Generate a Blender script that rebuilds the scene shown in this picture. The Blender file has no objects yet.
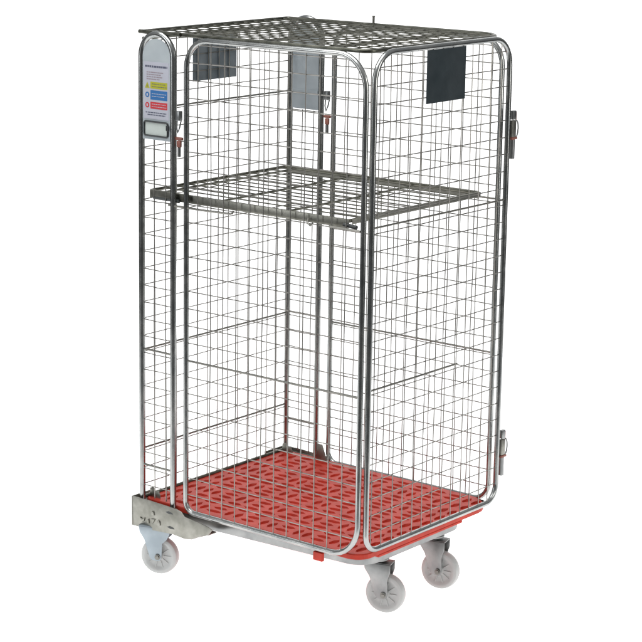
import bpy, bmesh, math, random
from mathutils import Vector, Matrix
random.seed(7)
sc = bpy.context.scene
col = sc.collection
PI = math.pi

# ---------------------------------------------------------------- dimensions (metres)
W, D = .886, .728          # cage width (x) and depth (y)
Z0, H = .20, 1.69          # lower and upper frame bars
LIFT = .035                # the cage is modelled 35 mm low and stands on the floor through its root
XA, XB = .133, .187        # corner loop post, panel post
TR = .0087                 # frame tube radius
WR = .0018                # mesh wire radius
PITCH = .0515; ROW = .0545

# ---------------------------------------------------------------- materials
def nodes(name):
    m = bpy.data.materials.new(name); m.use_nodes = True
    nt = m.node_tree; b = nt.nodes['Principled BSDF']
    return m, nt, b
def metal(name, c1, c2, rough=.3, scale=14, bump=.0, metallic=1.0, rvar=.12):
    m, nt, b = nodes(name); N = nt.nodes; Lk = nt.links
    tc = N.new('ShaderNodeTexCoord')
    n = N.new('ShaderNodeTexNoise'); n.inputs['Scale'].default_value = scale; n.inputs['Detail'].default_value = 6
    Lk.new(tc.outputs['Object'], n.inputs['Vector'])
    r = N.new('ShaderNodeValToRGB'); r.color_ramp.elements[0].position = .33; r.color_ramp.elements[1].position = .68
    r.color_ramp.elements[0].color = (*c1, 1); r.color_ramp.elements[1].color = (*c2, 1)
    Lk.new(n.outputs['Fac'], r.inputs['Fac']); Lk.new(r.outputs['Color'], b.inputs['Base Color'])
    b.inputs['Metallic'].default_value = metallic
    n2 = N.new('ShaderNodeTexNoise'); n2.inputs['Scale'].default_value = scale*3.1; n2.inputs['Detail'].default_value = 4
    Lk.new(tc.outputs['Object'], n2.inputs['Vector'])
    mr = N.new('ShaderNodeMapRange'); mr.inputs['To Min'].default_value = max(.03, rough-rvar); mr.inputs['To Max'].default_value = rough+rvar
    Lk.new(n2.outputs['Fac'], mr.inputs['Value']); Lk.new(mr.outputs['Result'], b.inputs['Roughness'])
    if bump:
        bp = N.new('ShaderNodeBump'); bp.inputs['Strength'].default_value = bump; bp.inputs['Distance'].default_value = .002
        Lk.new(n2.outputs['Fac'], bp.inputs['Height']); Lk.new(bp.outputs['Normal'], b.inputs['Normal'])
    return m
def plain(name, c, rough=.4, noise=.12, scale=30, **kw):
    m, nt, b = nodes(name); N = nt.nodes; Lk = nt.links
    tc = N.new('ShaderNodeTexCoord'); n = N.new('ShaderNodeTexNoise'); n.inputs['Scale'].default_value = scale; n.inputs['Detail'].default_value = 5
    Lk.new(tc.outputs['Object'], n.inputs['Vector'])
    r = N.new('ShaderNodeValToRGB'); r.color_ramp.elements[0].position = .3; r.color_ramp.elements[1].position = .7
    r.color_ramp.elements[0].color = (*[v*(1-noise) for v in c], 1); r.color_ramp.elements[1].color = (*[min(1, v*(1+noise)) for v in c], 1)
    Lk.new(n.outputs['Fac'], r.inputs['Fac']); Lk.new(r.outputs['Color'], b.inputs['Base Color'])
    b.inputs['Roughness'].default_value = rough
    for k, v in kw.items(): b.inputs[k].default_value = v
    return m
CHROME = metal('bright_zinc_tube', (.30, .315, .315), (.45, .455, .44), .25, 11, rvar=.12)
WIRE = metal('zinc_wire', (.25, .243, .225), (.40, .388, .36), .38, 20)
ROD = metal('zinc_rod', (.20, .20, .185), (.32, .31, .28), .34, 16)
OLIVE = metal('olive_passivated_steel', (.105, .105, .085), (.20, .198, .165), .38, 22, .15)
LIDM = metal('dark_oiled_steel', (.065, .067, .055), (.15, .15, .125), .38, 26, .15)
GALV = metal('galvanised_plate', (.235, .235, .205), (.35, .345, .31), .42, 26, .25)
BLUEZ = metal('blue_zinc_sheet', (.27, .315, .345), (.38, .43, .465), .34, 12, .12, metallic=.7)
DARKZ = metal('dark_blue_zinc_sheet', (.055, .075, .085), (.085, .105, .115), .42, 8, .1, metallic=.7)
CHASSIS = metal('brushed_zinc_chassis', (.25, .26, .26), (.36, .365, .36), .38, 18, .15)
REDP = plain('red_plastic', (.53, .042, .022), .5, .16, 22)
REDP.node_tree.nodes['Principled BSDF'].inputs['Specular IOR Level'].default_value = .32
REDP2 = plain('orange_plastic_clip', (.27, .10, .075), .45)
NYLON = plain('white_nylon', (.49, .50, .49), .36, .08, 18)
NYLON.node_tree.nodes['Principled BSDF'].inputs['Subsurface Weight'].default_value = .12
NYLON.node_tree.nodes['Principled BSDF'].inputs['Subsurface Radius'].default_value = (.02, .018, .016)
PAPER = plain('label_paper', (.52, .53, .60), .5, .03)
SIGNM = metal('sign_plate_sheet', (.55, .61, .64), (.66, .72, .74), .35, 10, .03, metallic=.45)
BACKM = metal('back_plate_sheet', (.36, .41, .44), (.48, .53, .56), .35, 10, .03, metallic=.5)
YEL = plain('label_yellow', (.46, .46, .03), .5, .03)
BLU = plain('label_blue', (.03, .16, .42), .5, .03)
RED = plain('label_red', (.60, .04, .05), .5, .03)
PNK = plain('label_print_grey', (.33, .27, .30), .5, .03)
INK = plain('label_ink', (.10, .11, .16), .5, .03)
WHT = plain('card_white', (.62, .68, .64), .5, .04)
BLK = plain('black_plastic', (.035, .04, .04), .35, .1)
def glow_sweep_mat():
    m, nt, b = nodes('glowing_white_sweep')
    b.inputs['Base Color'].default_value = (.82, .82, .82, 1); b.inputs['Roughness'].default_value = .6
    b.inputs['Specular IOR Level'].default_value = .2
    b.inputs['Emission Color'].default_value = (1, 1, 1, 1); b.inputs['Emission Strength'].default_value = .88  # added glow, not lamp light: keeps the ground under the cage white
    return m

# ---------------------------------------------------------------- helpers
def link(name, bm, mat, parent=None, smooth=True, bevel=0):
    bmesh.ops.recalc_face_normals(bm, faces=bm.faces)
    me = bpy.data.meshes.new(name); bm.to_mesh(me); bm.free()
    o = bpy.data.objects.new(name, me); col.objects.link(o)
    for m in (mat if isinstance(mat, (list, tuple)) else [mat]): me.materials.append(m)
    if smooth:
        for p in me.polygons: p.use_smooth = True
        md = o.modifiers.new('edges', 'EDGE_SPLIT'); md.split_angle = math.radians(40)
    if bevel:
        md = o.modifiers.new('bevel', 'BEVEL'); md.width = bevel; md.segments = 2; md.limit_method = 'ANGLE'
        o.modifiers.move(len(o.modifiers)-1, 0)
    if parent: o.parent = parent
    return o
def islands(bm):
    seen = set(); out = []
    for v in bm.verts:
        if v in seen: continue
        st = [v]; grp = set()
        while st:
            q = st.pop()
            if q in seen: continue
            seen.add(q); grp.add(q)
            for e in q.link_edges:
                o_ = e.other_vert(q)
                if o_ not in seen: st.append(o_)
        out.append(grp)
    return out
def link_split(name, bm, mat, parent, **kw):
    """one object for every separate piece of the bmesh"""
    res = []
    for grp in islands(bm):
        nb = bmesh.new(); mp = {v: nb.verts.new(v.co) for v in grp}
        for f in bm.faces:
            if f.verts[0] in grp: nb.faces.new([mp[v] for v in f.verts])
        res.append(link(name, nb, mat, parent, **kw))
    bm.free(); return res
def sweep(bm, pts, r, n=10, closed=False, mi=0):
    pts = [Vector(p) for p in pts]; N = len(pts); rings = []
    tang = []
    for i in range(N):
        a = pts[(i-1) % N] if (closed or i > 0) else pts[i]; b = pts[(i+1) % N] if (closed or i < N-1) else pts[i]
        tang.append((b-a).normalized())
    up = Vector((0, 0, 1)) if abs(tang[0].z) < .9 else Vector((1, 0, 0))
    u = (up - tang[0]*up.dot(tang[0])).normalized()
    for i in range(N):
        t = tang[i]; u = (u - t*u.dot(t)).normalized(); v = t.cross(u)
        rings.append([bm.verts.new(pts[i] + (u*math.cos(2*PI*k/n) + v*math.sin(2*PI*k/n))*r) for k in range(n)])
    for i in range(N if closed else N-1):
        A, B = rings[i], rings[(i+1) % N]
        for k in range(n):
            f = bm.faces.new((A[k], A[(k+1) % n], B[(k+1) % n], B[k])); f.material_index = mi
    if not closed:
        bm.faces.new(rings[0][::-1]); bm.faces.new(rings[-1])
def rod(bm, a, b, r, n=8, wob=0):
    a, b = Vector(a), Vector(b)
    if wob:
        k = max(2, int((b-a).length/.18)); pts = []
        for i in range(k+1):
            p = a.lerp(b, i/k)
            if 0 < i < k: p += Vector([random.uniform(-wob, wob) for _ in range(3)])
            pts.append(p)
    else: pts = [a, b]
    sweep(bm, pts, r, n)
def box(bm, lo, hi, mi=0):
    lo, hi = Vector(lo), Vector(hi)
    v = [bm.verts.new((x, y, z)) for x in (lo.x, hi.x) for y in (lo.y, hi.y) for z in (lo.z, hi.z)]
    for f in ((0, 1, 3, 2), (4, 6, 7, 5), (0, 4, 5, 1), (2, 3, 7, 6), (0, 2, 6, 4), (1, 5, 7, 3)):
        g = bm.faces.new([v[i] for i in f]); g.material_index = mi
def prism(bm, poly, fn, t0, t1, mi=0):
    """poly: list of (a,b); fn(a,b,t)->xyz"""
    A = [bm.verts.new(fn(a, b, t0)) for a, b in poly]; B = [bm.verts.new(fn(a, b, t1)) for a, b in poly]
    n = len(poly)
    bm.faces.new(A); bm.faces.new(B[::-1])
    for i in range(n): bm.faces.new((A[i], B[i], B[(i+1) % n], A[(i+1) % n]))
    for f in bm.faces[-(n+2):] if False else []: f.material_index = mi
def rrect(a0, a1, b0, b1, rs, seg=8):
    """closed rounded rectangle; rs = radii at (a0b0, a1b0, a1b1, a0b1)"""
    out = []
    for (cx, cy, sx, sy, r, st) in ((a0, b0, 1, 1, rs[0], PI), (a1, b0, -1, 1, rs[1], 1.5*PI), (a1, b1, -1, -1, rs[2], 0), (a0, b1, 1, -1, rs[3], .5*PI)):
        ox, oy = cx+sx*r, cy+sy*r
        for i in range(seg+1):
            t = st + i/seg*PI/2
            out.append((ox+r*math.cos(t), oy+r*math.sin(t)))
    return out
def fx(y): return lambda a, z: (a, y, z)      # frame in a plane y = const
def fy(x): return lambda a, z: (x, a, z)      # frame in a plane x = const
def inset_z(a, a0, a1, b0, b1, rs):
    """z extent of a rounded rect at coordinate a"""
    lo, hi = b0, b1
    for (c, d, r, top) in ((a0, 1, rs[0], 0), (a1, -1, rs[1], 0), (a1, -1, rs[2], 1), (a0, 1, rs[3], 1)):
        q = r - abs(a-c)
        if q > 0 and r > 0:
            h = r - math.sqrt(max(0, r*r-q*q))
            if top: hi = min(hi, b1-h)
            else: lo = max(lo, b0+h)
    return lo, hi
def inset_a(z, a0, a1, b0, b1, rs):
    lo, hi = a0, a1
    for (c, d, r, left) in ((b0, 1, rs[0], 1), (b0, 1, rs[1], 0), (b1, 1, rs[2], 0), (b1, 1, rs[3], 1)):
        q = r - abs(z-c)
        if q > 0 and r > 0:
            h = r - math.sqrt(max(0, r*r-q*q))
            if left: lo = max(lo, a0+h)
            else: hi = min(hi, a1-h)
    return lo, hi
def mesh_infill(mapf, nrm, a0, a1, b0, b1, rs, cols, rows, parent, skip=None, r=WR):
    """welded wire mesh: upright wires on one side, level wires on the other"""
    bm = bmesh.new(); n = Vector(nrm)
    for a in cols:
        lo, hi = inset_z(a, a0, a1, b0, b1, rs)
        j = random.uniform(-.0012, .0012)
        p, q = Vector(mapf(a+j, lo)), Vector(mapf(a-j, hi))
        rod(bm, p+n*r*.9, q+n*r*.9, r, 6, .0011)
    for z in rows:
        lo, hi = inset_a(z, a0, a1, b0, b1, rs)
        if hi-lo < .02: continue
        j = random.uniform(-.0008, .0008)
        p, q = Vector(mapf(lo, z+j)), Vector(mapf(hi, z-j))
        rod(bm, p-n*r*.9, q-n*r*.9, r, 6, .0011)
    return link('wire_mesh', bm, WIRE, parent)
def series(phase, step, lo, hi):
    k = math.ceil((lo-phase)/step); out = []
    while phase+k*step < hi:
        out.append(phase+k*step); k += 1
    return out
def tube_part(name, pts, parent, r=TR, mat=CHROME, closed=True, n=14):
    bm = bmesh.new(); sweep(bm, pts, r, n, closed); return link(name, bm, mat, parent)
def rods_part(name, segs, parent, r=.003, mat=ROD):
    bm = bmesh.new()
    for a, b in segs: rod(bm, a, b, r, 10, .0006)
    return link_split(name, bm, mat, parent)

# ---------------------------------------------------------------- white studio sweep with an added glow that hides shadows, dark studio floor round it
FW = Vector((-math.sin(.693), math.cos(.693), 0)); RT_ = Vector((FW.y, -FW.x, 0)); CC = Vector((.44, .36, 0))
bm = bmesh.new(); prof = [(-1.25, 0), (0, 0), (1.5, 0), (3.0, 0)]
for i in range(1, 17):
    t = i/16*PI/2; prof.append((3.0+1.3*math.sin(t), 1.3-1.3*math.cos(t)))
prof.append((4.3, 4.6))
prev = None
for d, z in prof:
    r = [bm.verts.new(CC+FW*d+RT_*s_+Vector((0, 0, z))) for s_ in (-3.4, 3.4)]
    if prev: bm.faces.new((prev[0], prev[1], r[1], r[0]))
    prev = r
fl = link('glowing_backdrop', bm, glow_sweep_mat(), smooth=True); fl['kind'] = 'structure'
bm = bmesh.new(); bm.faces.new([bm.verts.new(p) for p in ((-30, -30, -.012), (30, -30, -.012), (30, 30, -.012), (-30, 30, -.012))])
fl2 = link('floor', bm, plain('studio_floor_grey', (.10, .10, .10), .6), smooth=False); fl2['kind'] = 'structure'

# ---------------------------------------------------------------- the roll cage
root = bpy.data.objects.new('roll_cage', None); col.objects.link(root)
root.location = (0, 0, LIFT); root.empty_display_size = .2
root['label'] = 'tall galvanised wire mesh roll cage trolley with red plastic deck, folding shelf and white wheels'
root['category'] = 'roll cage'

# --- chassis: bent channel, narrower at the door end
def chassis_path(y0a, y0b, y1a, y1b, xe, r):
    pts = [(-.005, y0a)]
    for i in range(9):
        t = -PI/2 + i/8*PI/2
        pts.append((xe-r+r*math.cos(t), y0b+r+r*math.sin(t)))
    for i in range(9):
        t = i/8*PI/2
        pts.append((xe-r+r*math.cos(t), y1b-r+r*math.sin(t)))
    pts.append((-.005, y1a))
    return pts
bm = bmesh.new()
outer = chassis_path(.012, .065, D-.012, .605, .846, .075)
inner = chassis_path(.052, .105, D-.052, .565, .806, .045)
zt, zb = .187, .147
n = len(outer)
O1 = [bm.verts.new((x, y, zt)) for x, y in outer]; O0 = [bm.verts.new((x, y, zb)) for x, y in outer]
I1 = [bm.verts.new((x, y, zt)) for x, y in inner]; I0 = [bm.verts.new((x, y, zb)) for x, y in inner]
for i in range(n-1):
    bm.faces.new((O0[i], O0[i+1], O1[i+1], O1[i])); bm.faces.new((I0[i], I1[i], I1[i+1], I0[i+1]))
    bm.faces.new((O1[i], O1[i+1], I1[i+1], I1[i])); bm.faces.new((O0[i], I0[i], I0[i+1], O0[i+1]))
for i in (0, n-1): bm.faces.new((O0[i], O1[i], I1[i], I0[i]))
box(bm, (.02, .054, .150), (.07, D-.054, .184))
box(bm, (.40, .080, .150), (.44, D-.080, .184))
base = link('base_frame', bm, CHASSIS, root, bevel=.003)

# --- deck of red plastic with pockets
def deck():
    bm = bmesh.new()
    x0, x1, y0, y1, zt, zb = .022, W-.031, .029, D-.027, .2065, .1895
    bx, by = 12, 10; sx, sy = (x1-x0)/bx, (y1-y0)/by
    def cell(ax, ay, w, h, flip, l, t, dep):
        # lens pocket inside a rectangle; flip = long axis along y
        def P(u, v, z): return bm.verts.new((ax+u*w, ay+v*h, z))
        o = [P(0, 0, zt), P(1, 0, zt), P(1, 1, zt), P(0, 1, zt)]
        pts = [(-.5*l, 0), (-.22*l, -.5*t), (.22*l, -.5*t), (.5*l, 0), (.22*l, .5*t), (-.22*l, .5*t)]
        if flip: pts = [(-q, p) for p, q in pts]
        top = [bm.verts.new((ax+w/2+p, ay+h/2+q, zt)) for p, q in pts]
        bot = [bm.verts.new((ax+w/2+p*.9, ay+h/2+q*.8, zt-dep)) for p, q in pts]
        LT, LL, LR, RT, UR, UL = top
        if not flip:
            fs = [(o[0], o[1], LR, LL), (o[1], o[2], UR, RT, LR), (o[2], o[3], UL, UR), (o[3], o[0], LL, LT, UL)]
        else:  # rotated a quarter turn
            fs = [(o[1], o[2], LR, LL), (o[2], o[3], UR, RT, LR), (o[3], o[0], UL, UR), (o[0], o[1], LL, LT, UL)]
        for f in fs: bm.faces.new(f)
        for i in range(6): bm.faces.new((top[i], top[(i+1) % 6], bot[(i+1) % 6], bot[i]))
        bm.faces.new(bot)
    for i in range(bx):
        for j in range(by):
            ax, ay = x0+i*sx, y0+j*sy
            edge = i in (0, bx-1)
            flip = edge or ((i*2+j) % 4 == 0)
            for k in range(2):
                if flip: cell(ax+k*sx/2, ay, sx/2, sy, True, sy*(.78+.14*random.random()), sx*.30, .007)
                else: cell(ax, ay+k*sy/2, sx, sy/2, False, sx*(.78+.16*random.random()), sy*.30, .007)
    bmesh.ops.remove_doubles(bm, verts=bm.verts, dist=.00005)
    # rounded margin round the pocketed field, then the skirt
    g = .018
    ring0 = [(a, b) for a, b in rrect(x0-g, x1+g, y0-g, y1+g, (g+.001, .052, .095, g+.001), 6)]
    B = [bm.verts.new((x, y, zt)) for x, y in ring0]
    def toward(x, y, e):
        cx, cy = (x0+x1)/2, (y0+y1)/2
        return x+e*(1 if x > cx else -1), y+e*(1 if y > cy else -1)
    B2 = [bm.verts.new((*toward(x, y, .002), zt-.003)) for x, y in ring0]; C_ = [bm.verts.new((*toward(x, y, .002), zb)) for x, y in ring0]
    n = len(B)
    cor = [bm.verts.new((x, y, zt)) for x, y in ((x0, y0), (x1, y0), (x1, y1), (x0, y1))]
    for i in range(n):
        j = (i+1) % n
        ki = i//7; kj = j//7
        if ki == kj: bm.faces.new((B[i], B[j], cor[ki]))
        else: bm.faces.new((B[i], B[j], cor[kj], cor[ki]))
        bm.faces.new((B[i], B[j], B2[j], B2[i])); bm.faces.new((B2[i], B2[j], C_[j], C_[i]))
    bm.faces.new(C_)
    d = link('deck', bm, REDP, root, smooth=False)
    bm = bmesh.new()
    box(bm, (.703, -.002, .161), (.738, .010, .1875)); link('deck_clip', bm, REDP, d, smooth=False, bevel=.002)
    bm = bmesh.new()   # door-end lip moulded below the deck
    box(bm, (W-.030, .10, .1795), (W-.012, .54, .1878)); link('deck_lip', bm, REDP, d, smooth=False, bevel=.002)
    return d
deck()

# --- corner brackets
def bracket(sgn):
    """sgn -1: on the near side (y=0), +1: mirrored on the far side"""
    Y = (lambda y: y) if sgn < 0 else (lambda y: D-y)
    poly = [(-.020, .114), (-.022, .212), (.04, .2125), (.10, .2105), (.165, .2085), (.187, .204), (.203, .190), (.262, .184), (.300, .1785),
            (.318, .172), (.302, .152), (.262, .136), (.232, .122), (.203, .1175), (.152, .1215), (.052, .1150)]
    bm = bmesh.new()
    prism(bm, poly, lambda a, b, t: (a, Y(t), b), -.0235, -.0195)
    # end return and top flange
    box(bm, (-.0262, min(Y(-.0235), Y(.085)), .1135), (-.0222, max(Y(-.0235), Y(.085)), .2125))
    box(bm, (-.0215, min(Y(-.0193), Y(-.0098)), .1975), (.165, max(Y(-.0193), Y(-.0098)), .2015))
    box(bm, (.262, min(Y(-.0193), Y(.020)), .1492), (.300, max(Y(-.0193), Y(.020)), .1532))
    o = link('corner_bracket', bm, GALV, root, bevel=.0012)
    bm = bmesh.new()   # raised ribs pressed in the plate
    def tri(pts, hh=.0032): prism(bm, pts, lambda a, b, t: (a, Y(t), b), -.0235-hh, -.0234)
    tri([(.010, .150), (.022, .146), (.034, .152), (.030, .139), (.020, .133)]); tri([(.040, .134), (.052, .136), (.050, .152), (.044, .147)])
    tri([(.060, .154), (.078, .156), (.072, .146), (.066, .138)]); tri([(.082, .137), (.100, .139), (.098, .152), (.090, .157)])
    tri([(.062, .168), (.074, .167), (.072, .180), (.064, .181)])
    link_split('pressed_mark', bm, GALV, o, bevel=.0012)
    bm = bmesh.new()   # dark punched slots
    for (a, b) in ((.122, .190), (.128, .142)):
        prism(bm, [(a, b), (a+.012, b+.005), (a+.028, b+.002), (a+.032, b-.002), (a+.014, b-.004)], lambda p, q, t: (p, Y(t), q), -.0240, -.0236)
    link_split('punched_slot', bm, BLK, o, smooth=False)
    bm = bmesh.new()   # upstand ears that locate the loop
    prism(bm, [(.008, .19), (.008, .235), (.022, .240), (.030, .226), (.046, .232), (.052, .214), (.052, .19)], lambda a, b, t: (a, Y(t), b), .026, .030)
    if sgn > 0:
        prism(bm, [(.150, .19), (.156, .262), (.176, .262), (.198, .208), (.204, .19)], lambda a, b, t: (a, Y(t), b), .0180, .0215)
    link_split('locating_ear', bm, GALV, o, bevel=.001)
bracket(-1); bracket(1)

# --- castors
def lathe(bm, prof, n=40, mi=0):
    """profile (r, y) revolved around local y"""
    rings = []
    for r, y in prof:
        if r < 1e-6: rings.append([bm.verts.new((0, y, 0))])
        else: rings.append([bm.verts.new((r*math.cos(2*PI*k/n), y, r*math.sin(2*PI*k/n))) for k in range(n)])
    for A, B in zip(rings, rings[1:]):
        for k in range(n):
            k2 = (k+1) % n
            if len(A) == 1: bm.faces.new((A[0], B[k], B[k2]))
            elif len(B) == 1: bm.faces.new((A[k], B[0], A[k2]))
            else: bm.faces.new((A[k], B[k], B[k2], A[k2]))
def caster(x, y, az, label, blue=False):
    """az: direction (deg) of the wheel axis nearest the camera; wheel centre at (x,y)"""
    zc = .0615+.0008; tp = .160
    bm = bmesh.new()
    ck = [(-.064, tp), (.040, tp), (.039, .140), (.030, .122), (.015, .108), (.013, zc+.006), (.011, zc-.008), (.002, zc-.014), (-.018, zc-.012), (-.027, zc-.004),
          (-.046, .118), (-.062, .142)]
    if not blue: ck[1:5] = [(.020, tp), (.020, .135), (.015, .120), (.012, .108)]
    for s in (-1, 1):
        prism(bm, ck, lambda p, q, t: (p, t, q), s*.0235, s*.0262)
    box(bm, (-.066, -.0234, tp-.001), (.041 if blue else .021, .0234, tp+.0025))
    c = link('caster', bm, BLUEZ if blue else CHASSIS, root, bevel=.0012)
    a = math.radians(az+90)                 # local -y is the axis side seen from the front
    c.location = (x, y, -LIFT); c.rotation_euler = (0, 0, a); c['label'] = label
    RW = .0615
    bm = bmesh.new()
    half = [(0, -.019), (.009, -.019), (.0125, -.018), (.0135, -.0120), (.017, -.0105), (.034, -.0110), (.040, -.0125), (.046, -.0165), (.052, -.0178),
            (.0585, -.0150), (.0610, -.0095), (RW+.0003, 0)]
    prof = half + [(r, -yy) for r, yy in half[:-1][::-1]]
    lathe(bm, prof, 48)
    for k in range(10):
        a_ = k*PI/5; c_, s_ = math.cos(a_), math.sin(a_)
        for sg in (-1, 1):
            P = [(.016*c_-.0012*s_, sg*.0095, .016*s_+.0012*c_), (.016*c_+.0012*s_, sg*.0095, .016*s_-.0012*c_), (.041*c_+.0012*s_, sg*.0105, .041*s_-.0012*c_), (.041*c_-.0012*s_, sg*.0105, .041*s_+.0012*c_)]
            lo = [bm.verts.new(p) for p in P]; hi = [bm.verts.new((p[0], sg*.0135, p[2])) for p in P]
            bm.faces.new(hi)
            for q in range(4): bm.faces.new((lo[q], lo[(q+1) % 4], hi[(q+1) % 4], hi[q]))
    bmesh.ops.translate(bm, verts=bm.verts, vec=(0, 0, RW+.0008))
    w = link('wheel', bm, NYLON, c)
    bm = bmesh.new()
    if not blue: lathe(bm, [(0, -.003), (.030, -.003), (.036, 0), (.036, .005), (.031, .008), (0, .008)], 32)
    bmesh.ops.rotate(bm, verts=bm.verts, cent=(0, 0, 0), matrix=Matrix.Rotation(PI/2, 3, 'X'))
    bmesh.ops.translate(bm, verts=bm.verts, vec=(-.028, 0, tp+.0095))
    link('swivel_race', bm, CHASSIS, c, bevel=.001)
    bm = bmesh.new()
    lathe(bm, [(0, -.034), (.0055, -.034), (.0062, -.033), (.0062, -.030), (.0095, -.0298), (.0095, -.0264), (.0045, -.0262), (.0045, .0262), (.0095, .0264), (.0095, .031), (.005, .033), (0, .033)], 12)
    bmesh.ops.translate(bm, verts=bm.verts, vec=(0, 0, zc))
    link('axle_bolt', bm, ROD, c, smooth=False)
    return c
caster(.824, .208, -71, 'front right castor, seen below the near corner')
caster(.829, .492, -76, 'castor at the far end of the door side')
caster(.070, .008, -66, 'castor under the bracket at the left corner with blue zinc fork', True)
caster(.075, D-.035, -60, 'castor hidden behind under the back left corner')

# --- frame posts: left end panel = two corner loops + end mesh
def loop_pts(x0, x1, y, zb=.203, zt=H+.008):
    r = (x1-x0)/2; pts = [(x0, y, zb), (x0, y, zb+.3), (x0, y, 1.2)]
    for i in range(17):
        t = PI - i/16*PI
        pts.append((x0+r+r*math.cos(t), y, zt-r*1.05+r*1.05*math.sin(t)))
    pts += [(x1, y, 1.2), (x1, y, zb+.3), (x1, y, zb)]
    return pts
endp = mesh_infill(fy(0), (1, 0, 0), .006, D-.006, Z0, H-.01, (0,)*4, series(.2607, .0508, .01, D-.01), series(.7423, ROW, .23, H-.02), root)
endp.name = 'end_panel'; endp['label'] = 'mesh end panel closing the left end'
for yy in (0, D):
    lf = tube_part('corner_loop', loop_pts(0, XA, yy, zt=H+(.008 if yy == 0 else .015)), root, r=.0100, closed=False)
    top = 1.372 if yy == 0 else 1.40
    rws = [z for z in series(.7423, ROW, .24, top)]
    mesh_infill(fx(yy), (0, -1, 0), .004, XA-.004, .215, top, (0, 0, 0, 0), (.055, .104), rws, lf)
    rods_part('rung', [((.005, yy, .700), (XA-.005, yy, .700)), ((.005, yy, .3206), (XA-.005, yy, .3206))], lf, .0036)
rods_part('cross_rod', [((0, .006, z), (0, D-.006, z)) for z in (1.4588, .6963, .3718)], endp, .0033)
rods_part('bottom_bar', [((0, .008, Z0+.008), (0, D-.008, Z0+.008))], endp, .0065, OLIVE)
rods_part('top_bar', [((0, .008, H-.01), (0, D-.008, H-.01))], endp, .0055, OLIVE)
bm = bmesh.new(); box(bm, (-.0055, .243, 1.527), (-.0037, .455, 1.672))
for k in range(4): box(bm, (-.0037, .262+k*.05, 1.527), (-.0016, .275+k*.05, 1.672))
link('id_plate', bm, BLUEZ, endp, smooth=False)

# sign plate in the near loop, blank plate in the far one
def arch(x0, x1, zb, zt, r, seg=10):
    pts = [(x0, zb), (x1, zb)]
    for i in range(seg+1):
        t = i/seg*PI; pts.append(((x0+x1)/2+(x1-x0)/2*math.cos(t), zt-r+r*math.sin(t)))
    return pts
def flat(bm, x0, x1, z0, z1, y, t=.0006): box(bm, (x0, y-t, z0), (x1, y, z1))
bm = bmesh.new(); prism(bm, arch(.0085, XA-.0085, 1.372, H-.006, .052), lambda a, b, t: (a, t, b), -.004, -.0025)
sign = link('sign_plate', bm, SIGNM, root, smooth=False)
yf = -.0041
bm = bmesh.new(); flat(bm, .014, .119, 1.436, 1.612, yf); lab = link('safety_label', bm, PAPER, sign, smooth=False)
yf2 = -.0048
def text_line(bm, x0, x1, z, h):
    x = x0
    while x < x1:
        w = random.uniform(.005, .013); flat(bm, x, min(x+w, x1), z-h/2, z+h/2, yf2, .0002); x += w+random.uniform(.0012, .0022)
bm = bmesh.new(); text_line(bm, .020, .112, 1.598, .006)
link('print_heading', bm, INK, sign, smooth=False)
bm = bmesh.new(); text_line(bm, .030, .104, 1.449, .0030); text_line(bm, .022, .108, 1.456, .0030)
link('print_line', bm, INK, sign, smooth=False)
bm = bmesh.new()
for z, b_ in ((1.580, .095), (1.573, .085), (1.566, .092), (1.559, .08)): text_line(bm, .026, b_, z, .0030)
link('print_text', bm, PNK, sign, smooth=False)
def band(name, z0, z1, mat, shape):
    bm = bmesh.new(); flat(bm, .042, .112, z0, z1, yf2, .0003)
    zc = (z0+z1)/2; cx = .029
    if shape == 'tri': pts = [(cx-.010, z0+.001), (cx+.010, z0+.001), (cx, z1-.001)]
    else: pts = [(cx+.0085*math.cos(k*PI/8), zc+.0085*math.sin(k*PI/8)) for k in range(16)]
    prism(bm, pts, lambda a, b, t: (a, t, b), yf2-.0003, yf2)
    o = link(name, bm, mat, sign, smooth=False)
    bm = bmesh.new(); x = .048
    for r_ in range(2 if z1-z0 > .02 else 1):
        zz = zc + (.004 - .008*r_ if z1-z0 > .02 else 0)
        x = .048
        while x < .102:
            w = random.uniform(.004, .009); box(bm, (x, yf2-.0006, zz-.0009), (x+w, yf2-.0003, zz+.0009)); x += w+.002
    if shape == 'tri': box(bm, (cx-.0012, yf2-.0006, z0+.004), (cx+.0012, yf2-.0003, z0+.011))
    else: box(bm, (cx-.003, yf2-.0006, zc-.004), (cx+.003, yf2-.0003, zc+.004))
    link('band_print', bm, INK if shape == 'tri' else PAPER, sign, smooth=False)
band('warning_band', 1.530, 1.551, YEL, 'tri')
band('mandatory_band', 1.496, 1.525, BLU, 'disc')
band('prohibition_band', 1.468, 1.489, RED, 'disc')
bm = bmesh.new()
zx0, zx1, zz0, zz1 = .014, .118, 1.381, 1.431
sweep(bm, [(a, -.0062, b) for a, b in rrect(zx0+.003, zx1-.003, zz0+.003, zz1-.003, (.007,)*4, 4)], .0030, 8, True)
hold = link('card_holder', bm, BLK, sign)
bm = bmesh.new(); flat(bm, zx0+.005, zx1-.005, zz0+.005, zz1-.005, yf); link('card', bm, WHT, sign, smooth=False)
bm = bmesh.new(); box(bm, (.110, -.010, 1.405), (.121, -.0062, 1.421)); link('thumb_catch', bm, BLK, sign, smooth=False, bevel=.001)
bm = bmesh.new(); prism(bm, arch(.0085, XA-.0085, 1.402, H-.006, .052), lambda a, b, t: (a, t, b), D-.002, D-.0005)
box(bm, (.012, D-.0048, 1.458), (.121, D-.002, 1.466))
link('back_plate', bm, BACKM, root, smooth=False)

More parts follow.
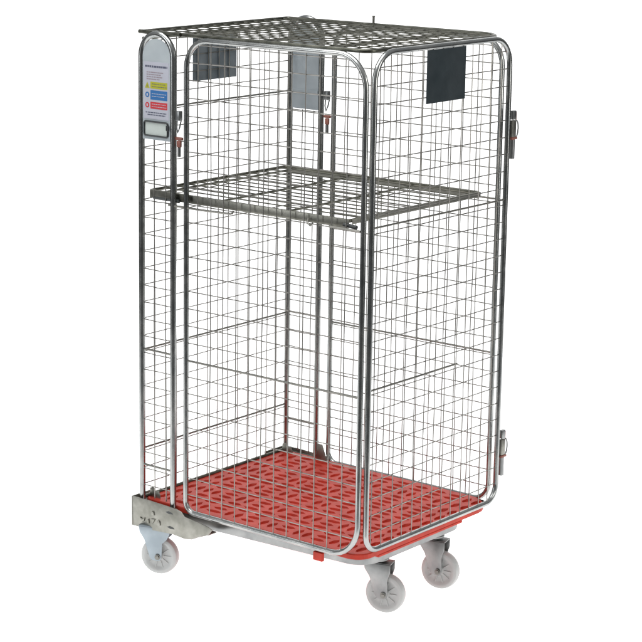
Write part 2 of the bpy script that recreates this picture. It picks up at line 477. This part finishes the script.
# --- the two long side panels and the door
def panel(name, mapf, nrm, a0, a1, b0, b1, rs, cols, rows, rods_z):
    p = tube_part(name, [mapf(a, b) for a, b in rrect(a0, a1, b0, b1, rs)], root)
    mesh_infill(mapf, nrm, a0, a1, b0, b1, rs, cols, rows, p)
    if rods_z: rods_part('cross_rod', [(mapf(l, z), mapf(h, z)) for z, l, h in rods_z], p, .0033)
    return p
F = panel('side_panel', fx(0), (0, -1, 0), XB, W-.0176, Z0, H, (.035, .10, .10, .085),
          series(.2355, .0519, XB+.02, W-.03), series(.8029, ROW, Z0+.02, H-.01), [(.6917, XB, W-.018)])
F['label'] = 'near long side panel of wire mesh'
B = panel('side_panel', fx(D), (0, -1, 0), XB, W-.043, Z0, H, (.035, .06, .085, .085),
          series(.3923, .0520, XB+.02, W-.05), series(.7388, ROW, Z0+.02, H-.01), [(.6917, XB, W-.043), (1.187, XB, W-.043)])
B['label'] = 'far long side panel of wire mesh'
DR = panel('door', fy(W-.001), (1, 0, 0), .0176, D-.022, .2176, H+.006, (.055, .055, .085, .085),
           series(.0907+.001, .0514, .03, D-.03), series(.9105, ROW*.975, .23, H), [(1.194, .018, D-.022), (.712, .018, .467)])
DR['label'] = 'mesh door closing the right end'
bm = bmesh.new(); box(bm, (W+.0035, .262, 1.531), (W+.0055, .459, H-.002))
link('id_plate', bm, DARKZ, DR, smooth=False)
# hook rods on the near panel, carrying the shelf
bm = bmesh.new()
sweep(bm, [(.115, -.002, 1.1745), (.25, -.002, 1.1745), (.366, -.002, 1.1770), (.374, -.001, 1.180), (.376, .002, 1.187)], .0036, 10)
sweep(bm, [(.660, .004, 1.200), (.664, -.001, 1.186), (.676, -.003, 1.180), (.684, -.001, 1.188)], .0030, 8)
sweep(bm, [(.745, -.002, 1.1865), (.80, -.002, 1.186), (.858, -.001, 1.185)], .0036, 10)
link_split('shelf_hook', bm, ROD, F)

# --- lid and shelf
def grate(name, x0, x1, y0, y1, z, lip, label):
    bm = bmesh.new()
    sweep(bm, [(a, b, z) for a, b in rrect(x0, x1, y0, y1, (.012,)*4, 3)], .0058, 10, True)
    g = link(name, bm, OLIVE, root); g['label'] = label
    bm = bmesh.new()
    ny = int(round((y1-y0)/.0505)); nx = 2
    for i in range(1, ny):
        y = y0+(y1-y0)*i/ny; rod(bm, (x0, y, z+.004), (x1, y, z+.004), .0021, 6, .0008)
    link('grate_wires', bm, OLIVE, g)
    return g
sh = grate('shelf', .016, .800, .020, .690, 1.206, True, 'folding wire shelf two thirds of the way up')
bm = bmesh.new()
for x in (.040, .280, .540, .780): rod(bm, (x, .022, 1.1985), (x, .688, 1.1985), .0040, 8, .0006)
link_split('cross_bar', bm, OLIVE, sh)
bm = bmesh.new()
box(bm, (.022, .0125, 1.186), (.806, .0150, 1.211)); box(bm, (.022, .695, 1.186), (.794, .6975, 1.211))
box(bm, (.8065, .026, 1.196), (.8085, .684, 1.2115))
link_split('rim_strip', bm, GALV, sh, bevel=.0008)
bm = bmesh.new(); rod(bm, (.79, .010, 1.196), (.836, .010, 1.192), .0065, 10); rod(bm, (.120, .008, 1.190), (.150, .008, 1.188), .006, 10)
rod(bm, (.052, -.001, 1.190), (.120, .004, 1.189), .0045, 8)
link_split('pivot_pin', bm, BLK, sh)

LZ = H+.0105
bm = bmesh.new()
sweep(bm, [(a, b, LZ) for a, b in rrect(-.006, W-.018, .010, D-.012, (.014, .035, .10, .014), 6)], .0062, 10, True)
lid = link('lid', bm, LIDM, root); lid['label'] = 'wire mesh lid on top of the cage'
bm = bmesh.new()
for y in series(.03, .0505, .03, D-.02): rod(bm, (-.004, y, LZ+.0015), (W-.020-max(0, y-(D-.11))**1.5*2.4, y, LZ+.0015), .0018, 6, .0008)
for x in series(.02, .0505, .02, W-.03): rod(bm, (x, .012, LZ-.002), (x, D-.014-max(0, x-(W-.118))**1.5*2.4, LZ-.002), .0018, 6, .0008)
link('lid_mesh', bm, OLIVE, lid)
bm = bmesh.new()
for x in (.145, .42, .68): rod(bm, (x, .012, LZ-.006), (x, D-.012, LZ-.006), .0034, 8, .0006)
link_split('lid_bar', bm, LIDM, lid)
bm = bmesh.new(); rod(bm, (-.010, .002, LZ+.001), (.16, .002, LZ+.001), .0066, 12)
link('hinge_rod', bm, LIDM, lid)
bm = bmesh.new(); rod(bm, (.345, D-.002, LZ-.012), (.345, D-.002, LZ+.024), .0040, 10)
rod(bm, (.345, D-.002, LZ+.0242), (.345, D-.002, LZ+.028), .0052, 10)
link('lid_pin', bm, ROD, lid)

# --- latches
def latch(M, name_label, ring=False):
    """M maps local (u sideways, v outwards, z) to world; z measured from the latch's top"""
    bm = bmesh.new()
    def bb(u0, u1, v0, v1, z0, z1):
        P = [Vector(M(u, v, z)) for u in (u0, u1) for v in (v0, v1) for z in (z0, z1)]
        box(bm, [min(p[i] for p in P) for i in range(3)], [max(p[i] for p in P) for i in range(3)])
    bb(-.012, .004, -.010, .010, -.030, 0)
    L = link('latch', bm, CHASSIS, root, bevel=.002); L['label'] = name_label
    bm = bmesh.new()
    sweep(bm, [M(-.008, .004, -.028), M(-.006, .010, -.050), M(0, .012, -.066), M(.006, .010, -.050), M(.008, .004, -.028)], .0024, 8)
    link('spring_wire', bm, CHROME, L)
    bm = bmesh.new()
    bb(-.014, .013, -.004, .008, -.090, -.080); bb(-.008, .008, -.002, .009, -.112, -.0905)
    link_split('grip', bm, REDP2, L, bevel=.003)
    bm = bmesh.new(); P0 = M(0, .004, -.1123); P1 = M(0, .004, -.140); sweep(bm, [P0, P1], .0055, 12)
    link('bolt_sleeve', bm, CHASSIS, L)
    if ring:
        bm = bmesh.new()
        sweep(bm, [M(0, .012+.012*math.cos(k*PI/6)*1.0+.006, -.062+.022*math.sin(k*PI/6)) for k in range(12)], .0030, 8, True)
        link('pull_ring', bm, ROD, L)
latch(lambda u, v, z: (.160+u, -v*.8, 1.470+z), 'latch between loop and near side panel')
latch(lambda u, v, z: (.162+u, D-v*.8, 1.470+z), 'latch between loop and far side panel')
def door_latch(ztop, label):
    x, y = W+.004, D+.004
    bm = bmesh.new(); box(bm, (x-.006, y-.012, ztop-.028), (x+.006, y+.006, ztop)); L = link('latch', bm, CHASSIS, root, bevel=.002); L['label'] = label
    bm = bmesh.new(); box(bm, (x-.007, y-.016, ztop-.082), (x+.007, y+.006, ztop-.030)); link('latch_block', bm, GALV, L, bevel=.003)
    bm = bmesh.new(); box(bm, (x-.008, y-.017, ztop-.090), (x+.008, y+.013, ztop-.0825)); box(bm, (x-.004, y+.006, ztop-.030), (x+.004, y+.011, ztop-.004))
    link_split('grip', bm, REDP2, L, bevel=.002)
    bm = bmesh.new()
    sweep(bm, [(x, y+.014+.012*math.cos(k*PI/6), ztop-.058+.026*math.sin(k*PI/6)) for k in range(12)], .0024, 8, True)
    link('pull_ring', bm, CHASSIS, L)
    bm = bmesh.new(); rod(bm, (x, y-.004, ztop-.0903), (x, y-.004, ztop-.150), .0080, 12); link('bolt_sleeve', bm, CHASSIS, L)
door_latch(1.470, 'upper door latch with pull ring')
door_latch(.446, 'lower door latch with pull ring')

# ---------------------------------------------------------------- world and lamps (white studio)
w = bpy.data.worlds.new('World'); sc.world = w; w.use_nodes = True
nt = w.node_tree; N = nt.nodes; Lk = nt.links
bg = N['Background']
tc = N.new('ShaderNodeTexCoord')
sep = N.new('ShaderNodeSeparateXYZ'); Lk.new(tc.outputs['Generated'], sep.inputs[0])
# dim grey studio, a little lighter overhead
rp = N.new('ShaderNodeValToRGB'); el = rp.color_ramp.elements
el[0].position = .45; el[0].color = (.17, .17, .17, 1); el[1].position = .9; el[1].color = (.42, .43, .44, 1)
mr = N.new('ShaderNodeMapRange'); mr.inputs['From Min'].default_value = -1; mr.inputs['From Max'].default_value = 1
Lk.new(sep.outputs['Z'], mr.inputs['Value']); Lk.new(mr.outputs['Result'], rp.inputs['Fac'])
Lk.new(rp.outputs['Color'], bg.inputs['Color']); bg.inputs['Strength'].default_value = 1.0
def area(name, loc, target, sx, sy, power, color=(1, 1, 1)):
    l = bpy.data.lights.new(name, 'AREA'); l.shape = 'RECTANGLE'; l.size = sx; l.size_y = sy; l.energy = power; l.color = color
    o = bpy.data.objects.new(name, l); col.objects.link(o); o.location = loc
    d = Vector(target)-Vector(loc); o.rotation_euler = d.to_track_quat('-Z', 'Y').to_euler()
    return o
area('softbox_overhead', (.2, -.6, 4.2), (.4, .4, .5), 2.6, 2.6, 105)
area('softbox_side', (4.0, .6, 2.0), (.5, .3, .8), .7, 2.4, 34, (1, .98, .95))
area('softbox_front', (-1.6, -3.6, 2.2), (.3, .2, .9), .9, 2.2, 32, (.96, .98, 1))

# ---------------------------------------------------------------- camera
cam = bpy.data.cameras.new('camera'); co = bpy.data.objects.new('camera', cam); col.objects.link(co); sc.camera = co
rx, roll, rz = 1.3626062613515835, .009944014318315703, .6931663045929938
M = Matrix.Rotation(rz, 3, 'Z') @ Matrix.Rotation(rx, 3, 'X') @ Matrix.Rotation(roll, 3, 'Z')
co.matrix_world = Matrix.Translation((4.43041328, -4.72346322, 2.28584097+LIFT)) @ M.to_4x4()
cam.sensor_width = 36; cam.lens = 2098.788/642*36
cam.shift_x = 55.189/642; cam.shift_y = -39.458/642
cam.clip_start = .05; cam.clip_end = 300
sc.view_settings.view_transform = 'Standard'; sc.view_settings.look = 'None'; sc.view_settings.gamma = 1
sc.view_settings.exposure = 0
sc.render.engine = 'CYCLES'; sc.render.resolution_x = 1024; sc.render.resolution_y = 1024
